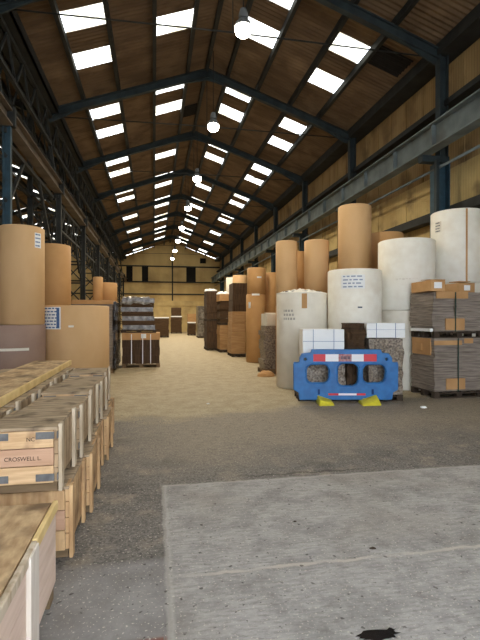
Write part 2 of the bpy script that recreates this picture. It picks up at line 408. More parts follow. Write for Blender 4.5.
# purlins
for x in sorted(set(PURL[:-1] + [mirrored(p) for p in PURL[:-1]])):
    if abs(x - XL) < .01: continue
    trim(MB().bar((x, YN, zr(x)-.13), (x, YE, zr(x)-.13), .11, .19), 'steel_dark')
# eave beam at the right, girts on the right wall
trim(MB().box(XR-.10, XW-.02, YN, YE, 8.24, 8.4), 'steel_dark')
trim(MB().box(XR+.1, XW-.03, YN, YE, 6.98, 7.12), 'steel_dark')
trim(MB().box(XR+.15, XW-.03, YN, YE, 4.2, 4.42), 'steel_dark')
trim(MB().box(XR+.2, XW-.03, YN, YE, 2.25, 2.4), 'steel_dark')
# valley gutter and its truss
g = MB(); g.box(XL-.42, XL+.42, YN, YE, 8.3, 8.36); g.box(XL-.42, XL-.38, YN, YE, 8.3, 8.62); g.box(XL+.38, XL+.42, YN, YE, 8.3, 8.62)
g.box(XL-.12, XL+.12, YN, YE, 8.1, 8.3); trim(g, 'steel_dark')

# ------------------------------------------------------------------ frames, columns, girders
for k, y in enumerate(FR):
    nm = ORD[k]
    for s, (xa, xb, side) in enumerate(((XL, XA, 'left roof slope above the lattice columns'), (XR, XA, 'right roof slope above the wall'))):
        r = thing('roof_rafter', f'dark steel roof rafter on the {side}, {nm}', 'rafter', (xa, y, zr(xa)-.36), 0, 'steel rafters under the roof')
        dx, dz = xb-xa, ZA-ZE
        MB().ibeam((0,0,0), (dx, 0, dz), .16, .26, t=.03).build('beam', 'steel', r)
        sg = 1 if dx > 0 else -1
        MB().bar((.1*sg,0,-.12), (1.1*sg, 0, 1.1*SL-.1), .05, .3, h1=.08).build('haunch', 'steel', r)
        MB().bar((dx-.02*sg,0,dz-.12), (dx-1.0*sg,0,dz-1.0*SL-.1), .05, .3, h1=.08).build('haunch', 'steel', r)
    tr = MB(); tr.tube([(XL+.1, y+.12, ZE-.35), (XA, y+.12, ZE-.3), (XR-.1, y+.12, ZE-.35)], .018, 6)
    tr.tube([(XA, y+.12, ZE-.3), (XA, y+.12, ZA-.5)], .012, 6)
    tag(tr.build('tie_rod', 'steel_dark'), f'thin tie rod strung across the roof between eaves, {nm} to the entrance', 'tie rod', 'tie rods across the hall')
    if k < 8:
        c = thing('steel_column', f'blue-grey steel column on the right wall, {nm} to the entrance', 'column', (XR, y, 0), 0, 'steel columns along the right wall')
        MB().ibeam((0,0,0), (0,0,5.5), .34, .34, up=(1,0,0), t=.03).build('stanchion', 'steel_blue', c)
        MB().ibeam((.05,0,5.5), (.05,0,ZE-.2), .2, .24, up=(1,0,0), t=.03).build('upper_post', 'steel', c)
        MB().box(-.55, .2, -.1, .1, 5.52, 5.68).build('bracket', 'steel', c)
        MB().box(-.3, -.22, -.30, -.2, 4.2, 5.5).build('channel', 'steel', c)
# next aisle's rafters share the valley
for k, y in enumerate(FR):
    r = thing('roof_rafter', f'dark rafter over the aisle beyond the lattice columns, {ORD[k]} to the entrance', 'rafter', (XL, y, ZE-.36), 0, 'rafters over the next aisle')
    MB().ibeam((0,0,0), (XA2-XL, 0, ZA-ZE), .16, .26).build('beam', 'steel_dark', r)
    MB().ibeam((XA2-XL,0,ZA-ZE), (XF-XL,0,0), .16, .26).build('far_beam', 'steel_dark', r)

# right crane girder
g = thing('crane_girder', 'long grey steel crane girder carried along the right wall columns', 'girder', (6.68, YN, 5.68))
L_ = YE - YN - .1
MB().ibeam((0,0,.3), (0,L_,.3), .3, .6, t=.035).build('beam', 'girder', g)
for i in range(int(L_/1.81)): MB().box(-.13, .13, i*1.81+.6, i*1.81+.62, .04, .56).build('stiffener', 'girder', g)
MB().box(-.03, .03, 0, L_, .6, .66).build('crane_rail', 'steel_dark', g)
g2 = thing('crane_girder', 'long brown-grey crane girder on the lattice columns at the left', 'girder', (-3.08, YN, 5.68))
MB().ibeam((0,0,.18), (0,L_,.18), .26, .34, t=.03).build('beam', 'girder_brown', g2)
for y in FR: MB().box(-.16, .17, y-YN-.06, y-YN+.06, 0, .42).build('splice_plate', 'steel_dark', g2)
MB().box(-.03, .03, 0, L_, .35, .41).build('crane_rail', 'steel_dark', g2)
tag(MB().tube([(7.0, YN, 5.36), (7.0, YE-.2, 5.36)], .035).build('wall_pipe', 'girder'), 'thin grey pipe running under the right crane girder', 'pipe')

# lattice columns on the left
def lattice(y, k):
    c = thing('lattice_column', f'dark steel lattice column between the two aisles, {ORD[k]} to the entrance', 'column', (-3.08, y, 0), 0, 'lattice columns between the aisles')
    for x in (0, -.88):
        MB().ibeam((x,0,0), (x,0,5.68 if x == 0 else 8.3), .12, .16, up=(1,0,0), t=.025).build('leg', 'steel_blue' if k == 0 else 'steel_dark', c)
    br = MB(); z = .3
    while z < 5.3:
        br.bar((0,0,z), (-.88,0,z+.95), .05, .05, up=(0,1,0)); br.bar((-.88,.03,z), (0,.03,z+.95), .05, .05, up=(0,1,0))
        br.bar((0,0,z), (-.88,0,z), .06, .06); z += .95
    br.bar((0,0,5.6), (-.88,0,5.6), .1, .1)
    br.build('bracing', 'steel_dark', c)
    MB().bar((-.05,0,5.68), (-.4,0,8.2), .1, .14, up=(0,1,0)).build('strut', 'steel_dark', c)
for k, y in enumerate(FR): lattice(y, k)
# valley truss bays (longitudinal)
for k, (ya, yb) in enumerate(zip([5.2]+FR, FR)):
    t = MB()
    for x in (-3.3, -3.75):
        t.bar((x,ya+.12,7.25), (x,yb-.12,7.25), .09, .1); t.bar((x,ya+.12,8.15), (x,yb-.12,8.15), .09, .1)
        n = 4
        for i in range(n):
            a = ya+.12+(yb-ya-.24)*i/n; b_ = ya+.12+(yb-ya-.24)*(i+1)/n
            t.bar((x,a,7.25), (x,(a+b_)/2,8.15), .05, .05, up=(1,0,0)); t.bar((x,(a+b_)/2,8.15), (x,b_,7.25), .05, .05, up=(1,0,0))
    t.bar((-3.96,ya,6.3), (-3.96,yb,6.3), .08, .12)
    tag(t.build('valley_truss', 'steel_dark'), f'dark lattice truss under the left roof valley, {ORD[k]} bay to the entrance', 'truss', 'valley trusses at the left')

for k, (ya, yb) in enumerate(zip(FR, FR[1:])):
    t = MB(); m_ = (ya+yb)/2
    for x in (-3.25, -3.96):
        t.bar((x,ya+.1,3.6), (x,ya+1.9,5.5), .07, .07, up=(1,0,0)); t.bar((x,yb-.1,3.6), (x,yb-1.9,5.5), .07, .07, up=(1,0,0))
        t.bar((x,ya+.1,5.55), (x,yb-.1,5.55), .08, .1)
        if k > 0:
            t.bar((x,ya+.1,4.7), (x,yb-.1,4.7), .07, .08)
            n = 5
            for i in range(n):
                a = ya+.1+(yb-ya-.2)*i/n; b_ = ya+.1+(yb-ya-.2)*(i+1)/n
                t.bar((x,a,4.7), (x,(a+b_)/2,5.55), .05, .05, up=(1,0,0)); t.bar((x,(a+b_)/2,5.55), (x,b_,4.7), .05, .05, up=(1,0,0))
    tag(t.build('knee_truss', 'steel_dark'), f'dark braced truss under the left crane girder, {ORD[k]} bay to the entrance', 'truss', 'trusses below the left crane girder')

# ------------------------------------------------------------------ lamps
def lamp():
    t = thing('high_bay_lamp', 'x', 'ceiling lamp', (0,0,0), 0, 'lit lamps hanging under the ridge')
    MB().lathe((0,0), [(.06,.42),(.07,.4),(.1,.28),(.1,.2)], 20).build('housing', 'lamp_metal', t)
    MB().lathe((0,0), [(.09,.2),(.16,.12),(.19,.04)], 24, cap=False).build('reflector', 'lamp_metal', t)
    MB().lathe((0,0), [(.15,.05),(.175,.01),(.175,-.04),(.15,-.1),(.1,-.14),(.03,-.155)], 24).build('lamp_glass', 'glow', t)
    MB().tube([(0,0,.42), (0,0,2.35)], .012, 6).build('suspension_cable', 'cable', t)
    return t
lamps = [9.45, 14.4, 19.9, 25.3, 30.9, 36.2, 41.6, 47.1]
LP = lamp(); 
for k, y in enumerate(lamps):
    lab = f'round lit lamp hanging under the roof ridge, {ORD[k]} to the entrance'
    o = LP if k == 0 else dup(LP, (0,0,0), lab)
    o['label'] = lab; o.location = (XA, y, 7.6)
    ld = bpy.data.lights.new('lamp_light', 'SPOT'); ld.energy = 240 if k < 2 else (600 if k < 5 else 900); ld.color = (1,.86,.64); ld.shadow_soft_size = .18; ld.spot_size = 2.9; ld.spot_blend = .6
    lo = bpy.data.objects.new('lamp_light', ld); C.objects.link(lo); lo.parent = o; lo.location = (0,0,-.3)

# ------------------------------------------------------------------ paper rolls
def roll(x, y, z0, z1, r, m, label, group, extra=None, cat='paper roll'):
    t = thing('paper_roll', label, cat, (x, y, z0), 0, group)
    h = z1 - z0
    MB().lathe((0,0), [(.06,.005),(r-.02,.0),(r,.02),(r,h-.02),(r-.02,h-.002),(.06,h-.002),(.06,h-.1)], 72, cap=False).build('wound_paper', m, t)
    MB().lathe((0,0), [(.05,0.01),(.062,0.01),(.062,h-.003),(.05,h-.003)], 20, cap=False).build('core', 'card', t)
    if extra: extra(t, r, h)
    return t
def ang(x, y, px):
    """angle on a roll's skin that shows at picture column px (approx.)"""
    return math.atan2(-y, -x)
def lab_part(t, r, h, da, wa, z0, z1, m='label', name='label', bars=True, ink='ink_blue', dark=False):
    a = math.atan2(-t.location.y, -t.location.x) + da
    lb = MB().curved((0,0), r+.001, a-wa/2, a+wa/2, z0, z1).build(name, m, t)
    if bars:
        q = MB(); n = max(3, int((z1-z0)/.06)); 
        for i in range(n):
            zz = z0 + (z1-z0)*(i+.35)/n; th = (z1-z0)/n*.38
            b0 = a - wa*.42; cur = b0
            while cur < a + wa*.3:
                w = wa*random.uniform(.08,.22); q.curved((0,0), r+.006, cur, min(cur+w, a+wa*.42), zz, zz+th, n=2, t=.002); cur += w + wa*.06
        if dark: q.curved((0,0), r+.006, a+wa*.30, a+wa*.44, z0+.02, z1-.02, n=2, t=.0025)
        q.build('print', ink, lb)

# left group
x, y = -2.8, 9.88
roll(x, y, 0, ZP(325, 8.6), .64, 'kraft_mauve', 'wide mauve-brown paper roll at the left edge carrying a tall tan roll', 'brown rolls at the left',
     lambda t, r, h: (lab_part(t, r, h, .05, .9, .98, 1.03, 'white_grey', 'tape', False)))
x, y = XY(22, 9.2)
roll(x, y, ZP(325, 8.6), ZP(224, 8.8), .42, 'kraft', 'tallest tan paper roll at the left edge with small white tag near its top', 'brown rolls at the left',
     lambda t, r, h: (lab_part(t, r, h, .75, .36, h-.42, h-.13)))
x, y = XY(75.5, 10.2)
zc = ZP(305, 9.5)
roll(x, y, 0, zc, .717, 'kraft', 'wide squat tan paper roll behind the wooden crates with big blue-printed label', 'brown rolls at the left',
     lambda t, r, h: (lab_part(t, r, h, -.72, .62, h-.50, h-.04, dark=True), lab_part(t, r, h, -.12, .14, h-.46, h-.42, 'white_grey', 'tape', False)))
x, y = XY(54, 11.5)
roll(x, y, 0, 1.82, .5, 'kraft_deep', 'brown paper roll hidden behind the squat tan roll at the left', 'brown rolls at the left')
roll(x, y, 1.82, ZP(243, 11.1), .4, 'kraft_deep', 'slim tan roll right of the tallest one at the left, without tag', 'brown rolls at the left')

# right group
G = 'white wrapped rolls by the blue barrier'
def torn(t, r, h):
    a = math.atan2(-t.location.y, -t.location.x)
    # torn wrap flaps round the top rim
    q = MB(); random.seed(3)
    n = 22
    hs_ = [random.uniform(.0, .05) + .05*(1 - abs(i-n*.45)/n*2) for i in range(n+1)]; rs_ = [r - random.uniform(.14, .34) for i in range(n+1)]
    for i in range(n):
        a0 = a - 1.5 + 3.0*i/n; a1 = a0 + 3.0/n; h0, h1, r0, r1 = h+hs_[i], h+hs_[i+1], rs_[i], rs_[i+1]
        P_ = lambda rr, aa, zz: (rr*math.cos(aa), rr*math.sin(aa), zz)
        q.hexa([P_(r,a0,h-.02), P_(r,a1,h-.02), P_(r1,a1,h1), P_(r0,a0,h0), P_(r,a0,h), P_(r,a1,h), P_(r1,a1,h1+.01), P_(r0,a0,h0+.01)])
    q.build('torn_wrap', 'white', t)
    MB().curved((0,0), r+.002, a+.0, a+.2, h-.36, h-.03).build('brown_tear', 'kraft_deep', t)
    q = MB(); q.lathe((0,0), [(r*.4,h+.003),(r*.8,h+.003),(r*.78,h+.04),(r*.45,h+.03)], 40, cap=False).build('torn_gap_shade', 'dark', t)  # near-black ring: shade of the gap inside the torn wrap, put into colour
    lb = MB()
    for i in range(3):
        cur = a - .75
        while cur < a - .3:
            w = random.uniform(.03, .09); lb.curved((0,0), r+.001, cur, cur+w, h-.62+i*.09, h-.57+i*.09, n=1, t=.002); cur += w+.04
    lb.build('stencil_print', mat('faint_grey_print', (170,168,160), bump=0), t)
x, y = 3.41, 10.4
roll(x, y, 0, ZP(292, 10.26), .59, 'white_grey', 'greyish white roll with torn top wrap standing left of the barrier', G, torn)
x, y = 4.5, 9.9
def lbl2(t, r, h): lab_part(t, r, h, -.05, .85, h-.44, h-.14, 'label', 'label', True, mat('pale_blue_print', (150,162,182), bump=0)); lab_part(t, r, h, .2, .16, h-.86, h-.83, 'ink', 'smudge', False)
roll(x, y, 0, ZP(268, 9.95), .6, 'white', 'white paper roll with printed blue label directly behind the barrier', G, lbl2)
x, y = 5.76, 9.85
roll(x, y, 0, ZP(310, 10.1), .61, 'white_grey', 'lower greyish roll in the corner between barrier and carton stack', G)
def smudge(t, r, h):
    a = math.atan2(-t.location.y, -t.location.x); q = MB()
    for i in range(7): q.curved((0,0), r+.001, a-.35+i*.11, a-.27+i*.11, h*.42+random.uniform(-.01,.02), h*.42+.03, n=1, t=.003)
    q.build('crease', 'white_grey', t)
roll(x, y, ZP(310, 10.1), ZP(237, 10.1), .63, 'white', 'white roll stacked above carton pallet, lower of the two at the right', G, smudge)
x, y = 7.0, 9.75
roll(x, y, 0, 2.4, .57, 'white_grey', 'white roll hidden behind the carton stacks against the right wall', G)
def tape4(t, r, h):
    lab_part(t, r, h, .35, .07, .0, h-.02, 'kraft_deep', 'brown_tape', False)
    lab_part(t, r, h, -.75, .3, h-.5, h-.25, 'white_grey', 'label', True, 'ink')
roll(x, y, 2.4, ZP(207, 10.25), .575, 'white', 'highest white roll at the right edge with a vertical brown tape stripe', G, tape4)

G = 'brown rolls standing behind the white ones'
def two(px, d, r, ytop, zmid, m, lab_top, lab_low):
    x, y = XY(px, d)
    roll(x, y, 0, zmid, r, 'kraft_deep', lab_low, G)
    return roll(x, y, zmid, ZP(ytop, d-r), r, m, lab_top, G)
two(286.5, 12.9, .30, 240, 1.95, 'kraft', 'brown roll standing up behind the torn white roll, leftmost', 'lower brown roll just behind the torn white roll')
two(299.5, 14.3, .27, 251, 1.95, 'kraft_deep', 'narrow brown roll in shade between two taller ones behind the torn roll', 'hidden lower roll between two others behind the torn roll')
two(316.5, 12.9, .34, 239, 1.95, 'kraft', 'brown roll rising behind the right part of the torn white roll', 'lower brown roll behind the gap of the two white rolls')
t = two(354.5, 12.2, .43, 203, 2.85, 'kraft', 'tallest brown roll, standing behind the labelled white roll', 'lower brown roll behind the labelled white roll')
two(386, 12.5, .45, 231, 2.6, 'kraft_deep', 'brown roll half hidden behind the upper white rolls', 'hidden lower brown roll near the second wall column')

# ------------------------------------------------------------------ pallets and piles
def pallet(x, y, z, w, d, label, rz=0, m='pallet', h=.13, group='wooden pallets under the stacks'):
    t = thing('pallet', label, 'pallet', (x, y, z), rz, group)
    q = MB(); n = 6
    for i in range(n): q.box(-w/2 + i*(w-.1)/(n-1), -w/2 + i*(w-.1)/(n-1)+.1, -d/2, d/2, h-.022, h)
    q.build('deck_boards', m, t)
    q = MB()
    for yy in (-d/2, -.05, d/2-.1): q.box(-w/2, w/2, yy, yy+.1, h-.044, h-.022)
    q.build('cross_boards', m, t)
    for yy in (-d/2, -.05, d/2-.1):
        q = MB()
        for xx in (-w/2, -.06, w/2-.12): q.box(xx, xx+.12, yy, yy+.1, .02, h-.044)
        q.box(-w/2, w/2, yy, yy+.1, 0, .02)
        q.build('runner', m, t)
    return t
def layers(w, d, z0, z1, n, jit=.02, sh=0):
    q = MB(); h = (z1-z0)/n
    for i in range(n):
        a, b_ = random.uniform(-jit, jit), random.uniform(-jit, jit)
        q.box(-w/2+a, w/2+a, -d/2+b_, d/2+b_, z0+i*h+.004, z0+(i+1)*h)
    return q
def pile(name, x, y, z0, z1, w, d, n, m, label, group, cat='carton stack', rz=0, jit=.015):
    t = thing(name, label, cat, (x, y, z0), rz, group)
    layers(w, d, 0, z1-z0, n, jit).build('flat_cartons', m, t)
    return t

random.seed(11)
# flat carton stacks on pallets at the right
GX, GY, GW, GD = 6.03, 8.73, 1.12, .84
G = 'stacks of flat cartons at the right'
pallet(GX, GY, 0, GW, GD, 'dark wooden pallet on the floor under the lower flat carton stack', m='pallet_dark')
t = pile('carton_stack', GX, GY, .13, 1.2, GW-.02, GD-.02, 11, 'card_pile', 'lower strapped stack of grey flat cartons right of the barrier', G)
MB().box(-.565, .05, -.43, -.42, .93, 1.02).box(.1, .3, -.43, -.42, .96, 1.06).build('top_pad', 'card', t)
MB().box(-.3, .12, -.435, -.42, .04, .26).build('cardboard_pad', 'card', t)
MB().box(-.575, -.50, -.30, .36, .72, 1.06).box(-.6, -.53, -.02, .22, .80, .95).build('folded_carton', 'card', t)
MB().box(-.05, -.03, -.445, -.43, 0, 1.065).build('strap', 'strap', t)
pallet(GX, GY, 1.2, GW, GD, 'dark pallet sandwiched between the two flat carton stacks', m='pallet_dark')
t = pile('carton_stack', GX-.03, GY, 1.33, 2.12, GW-.02, GD-.02, 8, 'card_pile', 'upper stack of grey flat cartons with brown pads, on the sandwiched pallet', G, jit=.03)
MB().box(-.5, .2, -.45, -.43, .66, .8).build('top_pad', 'card', t)
MB().box(-.3, .12, -.455, -.43, .03, .26).build('cardboard_pad', 'card', t)
MB().box(-.1, -.08, -.47, -.455, 0, .785).build('strap', 'strap', t)
MB().box(-.62, -.56, -.42, .3, .0, .06).build('white_sheet', 'label', t)
# loose cartons on top
def carton(x, y, z, w, d, h, rz, label, tilt=0, m='card', group='loose cartons on the stacks', flap=True, lbl=True):
    t = thing('carton', label, 'carton', (x, y, z), rz, group)
    t.rotation_euler.y = tilt
    MB().box(-w/2, w/2, -d/2, d/2, 0, h).build('box_body', m, t, bevel=.008)
    if flap:
        MB().hexa([(-w/2,-d/2,h),(w/2,-d/2,h),(w/2,0,h+.02),(-w/2,0,h+.02),(-w/2,-d/2,h+.01),(w/2,-d/2,h+.01),(w/2,0,h+.03),(-w/2,0,h+.03)]).build('flap', m, t)
    if lbl: MB().box(-.08, .08, -d/2-.004, -d/2, h*.25, h*.8).build('label', 'label', t)
    return t
carton(5.57, 8.70, 2.135, .3, .85, .22, -.1, 'opened tan carton slumped on the left of the upper carton stack')
carton(6.40, 8.85, 2.125, .42, .45, .2, .15, 'tan carton with white label on the upper carton stack, near right edge')
carton(6.42, 8.85, 2.357, .3, .3, .02, .2, 'thin folded board on top of the labelled carton near right edge', lbl=False, flap=False)

# ---- pallet behind the barrier
d0 = 9.22
bx, by = XY(347, 9.2); RZ = -TH
def cam_at(px, d): return XY(px, d)
pallet(bx, by, 0, 2.02, .62, 'long dark pallet on the floor behind the blue barrier', rz=RZ, m='pallet_dark', h=.12)
def bale(px0, px1, d, dep, z0, z1, m, name, label, cat, group=None, crumple=.02, extra=None):
    x, y = XY((px0+px1)/2, d); w = (px1-px0)*d/F
    t = thing(name, label, cat, (x, y, z0), RZ, group)
    q = MB(); nx, nz = 10, 8
    ob = None
    bm = q.bm
    bmesh.ops.create_cube(bm, size=1); bmesh.ops.subdivide_edges(bm, edges=bm.edges[:], cuts=7, use_grid_fill=True)
    for v in bm.verts:
        v.co = Vector((v.co.x*w, v.co.y*dep, (v.co.z+.5)*(z1-z0)))
        if .01 < v.co.z < z1-z0-.01 or crumple < .006: v.co += Vector((random.uniform(-1,1), random.uniform(-1,1), random.uniform(-.4,.4)))*crumple
    q.build('load', m, t)
    if extra: extra(t, w, dep, z1-z0)
    return t
G = 'bales behind the blue barrier'
def bands_(t, w, dep, h):
    q = MB()
    for x in (-w*.25, w*.25): q.box(x-.004, x+.004, -dep/2-.012, -dep/2-.004, 0, h)
    q.box(-w*.5, w*.5, -dep/2-.012, -dep/2-.004, h*.55, h*.562)
    q.build('blue_strapping', 'ink_blue', t)
bale(302, 342, 9.2, .54, .12, .84, 'shred', 'wrapped_bale', 'film-wrapped shredded board bale seen through the left barrier opening', 'bale', G)
bale(301, 341, 9.2, .56, .86, 1.38, 'label', 'white_bundle', 'white wrapped bundle with blue strapping on the left bale behind the barrier', 'bundle', G, .003, bands_)
bale(344.5, 360.5, 9.2, .5, .12, .9, 'card_dark_v', 'dark_board_bale', 'dark brown lower bale seen through the middle barrier opening', 'bale', G)
bale(344, 361, 9.2, .52, .9, 1.5, 'card_dark', 'board_bundle', 'ragged dark brown board bundle between the two white bundles', 'bundle', G, .035)
bale(365, 398, 9.2, .54, .12, 1.2, 'shred', 'wrapped_bale', 'film-wrapped grey-brown bale seen through the right barrier opening', 'bale', G, .03)
bale(363, 400, 9.2, .56, 1.22, 1.5, 'label', 'white_bundle', 'thin white bundle with blue strapping on the right bale behind the barrier', 'bundle', G, .003, bands_)

# ------------------------------------------------------------------ blue barrier
bx, by = XY(345.5, 8.72)
B = thing('plastic_barrier', 'blue plastic pedestrian barrier with red and white strip on yellow feet', 'barrier', (bx, by, 0), RZ)
sc = 8.72/F
def U(px): return (px - 345.5)*sc
def V(py): return H + (VY - py)*sc
def shape(name, outer, holes_, depth, m, parent, yoff=0, bevel=.012):
    cu = bpy.data.curves.new(name, 'CURVE'); cu.dimensions = '2D'; cu.fill_mode = 'BOTH'
    for pts in [outer] + holes_:
        s = cu.splines.new('POLY'); s.points.add(len(pts)-1)
        for p, q in zip(s.points, pts): p.co = (q[0], q[1], 0, 1)
        s.use_cyclic_u = True
    cu.extrude = depth/2 - bevel; cu.bevel_depth = bevel; cu.bevel_resolution = 2
    tmp = bpy.data.objects.new('tmp', cu); C.objects.link(tmp)
    bpy.context.view_layer.update()
    me = bpy.data.meshes.new_from_object(tmp.evaluated_get(bpy.context.evaluated_depsgraph_get()))
    bpy.data.objects.remove(tmp)
    me.transform(Matrix.Translation((0, yoff, 0)) @ Matrix.Rotation(PI/2, 4, 'X'))
    me.materials.clear(); me.materials.append(M[m])
    o = bpy.data.objects.new(name, me); C.objects.link(o); o.parent = parent; return o
def rrect(x0, x1, y0, y1, r, n=6):
    p = []
    for cx, cy, a in ((x1-r,y1-r,0),(x0+r,y1-r,90),(x0+r,y0+r,180),(x1-r,y0+r,270)):
        for i in range(n+1):
            t = math.radians(a + 90*i/n); p.append((cx+r*math.cos(t), cy+r*math.sin(t)))
    return p
out = [(300,399),(391,399),(392,392),(397,389),(397,364),(391,362),(391,358),(388,354),(381,353),(380,350),(312,350),(311,353),(302,354),(300,358),(300,362),(294,364),(294,389),(299,392)]
out = [(U(a), V(b_)) for a, b_ in out]
hs = [rrect(U(306),U(329),V(383),V(364),.12), rrect(U(337),U(358),V(386),V(363),.12), rrect(U(362),U(385),V(383),V(364),.12),
      rrect(U(303),U(307),V(361),V(357),.035), rrect(U(384),U(388),V(361),V(357),.035)]
shape('barrier_panel', out, hs, .09, 'blue', B)
rims = MB()
for (a, b_, c, d_) in ((306,329,383,364),(337,358,386,363),(362,385,383,364)):
    pts = rrect(U(a)-.012, U(b_)+.012, V(c)-.012, V(d_)+.012, .13)
    rims.tube([(p[0], -.048, p[1]) for p in pts + [pts[0]]], .012, 6)
rims.build('opening_rims', 'blue', B)
for s in (-1, 1):
    q = MB(); cx = s*(U(397)) - s*.045
    q.box(cx-.03, cx+.03, -.03, .03, V(388), V(384)); q.box(cx+s*.03-.02, cx+s*.03+.02, -.03, .03, V(378), V(362)); q.box(cx-.03, cx+.03, -.03, .03, V(366), V(362))
    q.build('connecting_lug', 'blue', B)
for i, (a, b_, m_) in enumerate(((313,325,'red'),(325,338,'wstrip'),(338,351,'rstrip'),(351,363,'wstrip'),(363,376,'red'))):
    MB().box(U(a), U(b_), -.052, -.045, V(361.2), V(354)).build('reflective_strip', m_, B)
lt = MB()
for i in range(7): lt.box(U(340.3+i*1.4), U(341.2+i*1.4), -.054, -.052, V(359), V(356))
lt.build('badge_print', 'ink', B)
for i, (a, b_, m_) in enumerate(((328,338,'red'),(338,346,'wstrip'),(346,356,'wstrip'),(356,365,'red'))):
    MB().box(U(a), U(b_), -.051, -.045, V(395), V(393)).build('lower_strip', m_, B)
for a in (318.5, 372): MB().box(U(a)-.02, U(a)+.02, -.06, -.04, V(394), V(389)).build('foot_clip', mat('dark_blue_plastic', (24,60,110), bump=0), B)
for a, b_, s in ((316, 332, 1), (358, 377, -1)):
    q = MB(); x0, x1 = U(a), U(b_)
    zt = .12
    hi, lo = (zt, .05) if s < 0 else (.11, .06)
    if s > 0: zl, zr_ = .16, .07
    else: zl, zr_ = .06, .17
    q.hexa([(x0,-.36,0),(x1,-.30,0),(x1,.0,0),(x0,.0,0),(x0+.03,-.30,zl*.6),(x1-.03,-.24,zr_*.6),(x1-.02,-.0,zr_),(x0+.02,-.0,zl)])
    q.box(x0+.08, x1-.08, -.06, .06, .0, V(398))
    q.build('foot', 'yellow', B, bevel=.012)

# ------------------------------------------------------------------ wooden crates at the left
random.seed(5)
def crate(x1, y0, z0, w, d, h, label, group, lower=False):
    """x1 right side, y0 front, built in its own coordinates: origin at front right bottom corner"""
    t = thing('wooden_crate', label, 'crate', (x1, y0, z0), random.uniform(-.004,.004), group)
    s = .065
    body = 'crate_lo' if lower else 'crate'
    # front and back planks
    for nm, ya, yb in (('front_panel', 0, .022), ('back_panel', d-.022, d)):
        ph = (h - s - .02)/3
        for i in range(3):
            q = MB(); q.box(-w+.01, -.025, ya, yb, s + i*ph + .002, s + (i+1)*ph - .003)
            q.build(nm + '_plank', (body, 'crate_pink', body)[i], t, bevel=.003)
    # side boards
    for nm, xa in (('side_panel', -.024), ('side_panel', -w)):
        q = MB(); n = 4; bw = (h - s)/n
        for i in range(n): q.box(xa, xa+.022, .022, d-.022, s + i*bw + .002, s + (i+1)*bw - .003)
        q.build(nm, 'crate_side' if not lower else 'crate_lo', t)
    # corner battens standing proud of the side
    for yy in (.03, d-.10):
        MB().box(-.002, .022, yy, yy+.07, 0, h+(random.uniform(-.01,.02) if not lower else -.004)).build('corner_batten', 'batten' if not lower else 'crate_lo', t, bevel=.004)
    # lid
    q = MB(); n = 4; bw = d/n
    for i in range(n): q.box(-w-.01, .0, i*bw+.002, (i+1)*bw-.002, h-.02, h + random.uniform(-.004,.0))
    q.build('lid', 'crate_top', t, bevel=.003)
    # skids
    for yy in (.05, d-.13): MB().box(-w, -.01, yy, yy+.08, 0, s-.002).build('skid', 'pallet', t)
    if not lower:
        for xx in (-w+.02, -.13):
            for zz in (s+.015, h-.075):
                q = MB(); q.box(xx, xx+.11, -.004, 0, zz, zz+.045)
                if xx > -w+.1: q.box(-.004+.0, .0, -.004, .1, zz, zz+.045)
                q.build('metal_corner_strap', 'tin', t)
    return t
ROWG = 'pine crates in the upper row at the left'; LOWG = 'pine crates in the lower row at the left'
P = .715
upper = []
names = ['nearest', 'second', 'third', 'fourth', 'fifth and farthest']
for i in range(5):
    hh = (.42,.40,.42,.40,.43)[i]
    lab = ('small pine crate with metal corners and faded print, front of the upper row' if i == 0 else f'{names[i]} crate of the upper row, counted from the camera')
    upper.append(crate(-.60 + (0,.02,.0,.02,-.01)[i], 3.08 + i*P, .493, (.42), .62, hh, lab, ROWG))
for i in range(5):
    lab = f'{names[i]} orange pine crate of the lower row, under the upper crates'
    crate(-.555 + (0,.035,-.01,.03,-.015)[i], 3.2 + i*P, 0, .915, .66, .488, lab, LOWG, True)
# faded print on the first crate
def text(body, size, loc, m, parent, name, rot=(PI/2,0,0)):
    cu = bpy.data.curves.new(name, 'FONT'); cu.body = body; cu.size = size; cu.extrude = .0008; cu.align_x = 'CENTER'
    o = bpy.data.objects.new(name, cu); C.objects.link(o); o.location = loc; o.rotation_euler = rot; o.parent = parent
    bpy.context.view_layer.update()
    me = bpy.data.meshes.new_from_object(o.evaluated_get(bpy.context.evaluated_depsgraph_get())); me.materials.clear(); me.materials.append(M[m])
    bpy.data.objects.remove(o); o = bpy.data.objects.new(name, me); C.objects.link(o); o.location = loc; o.rotation_euler = rot; o.parent = parent
    return o
text('CROSWELL L.', .036, (-.205,-.003,.215), 'pallet_dark', upper[0], 'stencil_print')
text('NC', .035, (-.16,-.003,.335), 'pallet_dark', upper[0], 'stencil_print')
# second rank of crates further left that carry the long board
for i in range(5):
    crate(-1.072, 3.15 + i*P, .493, .9, .62, .43, f'{names[i]} crate under the long board, left of the upper row', 'crates under the long board')
    crate(-1.56, 3.2 + i*P, 0, .95, .66, .488, f'{names[i]} lower crate under the long board, against the wall side', 'crates under the long board', True)
# long board
LB = thing('long_board', 'long thick plywood board with a yellow edge laid along the crates', 'board', (-1.13, 3.5, .926), 0)
LB.rotation_euler = (0, 0, .012)
MB().box(-.5, -.03, 0, 3.5, .03, .065).build('board_top', 'ply', LB, bevel=.004)
MB().box(-.03, 0, -.01, 3.5, -.0, .067).build('edge_batten', 'ply_edge', LB, bevel=.004)
MB().box(-.5, -.03, 3.44, 3.5, 0, .03).box(-.5,-.03,0,.06,0,.03).build('cross_batten', 'ply_edge', LB)

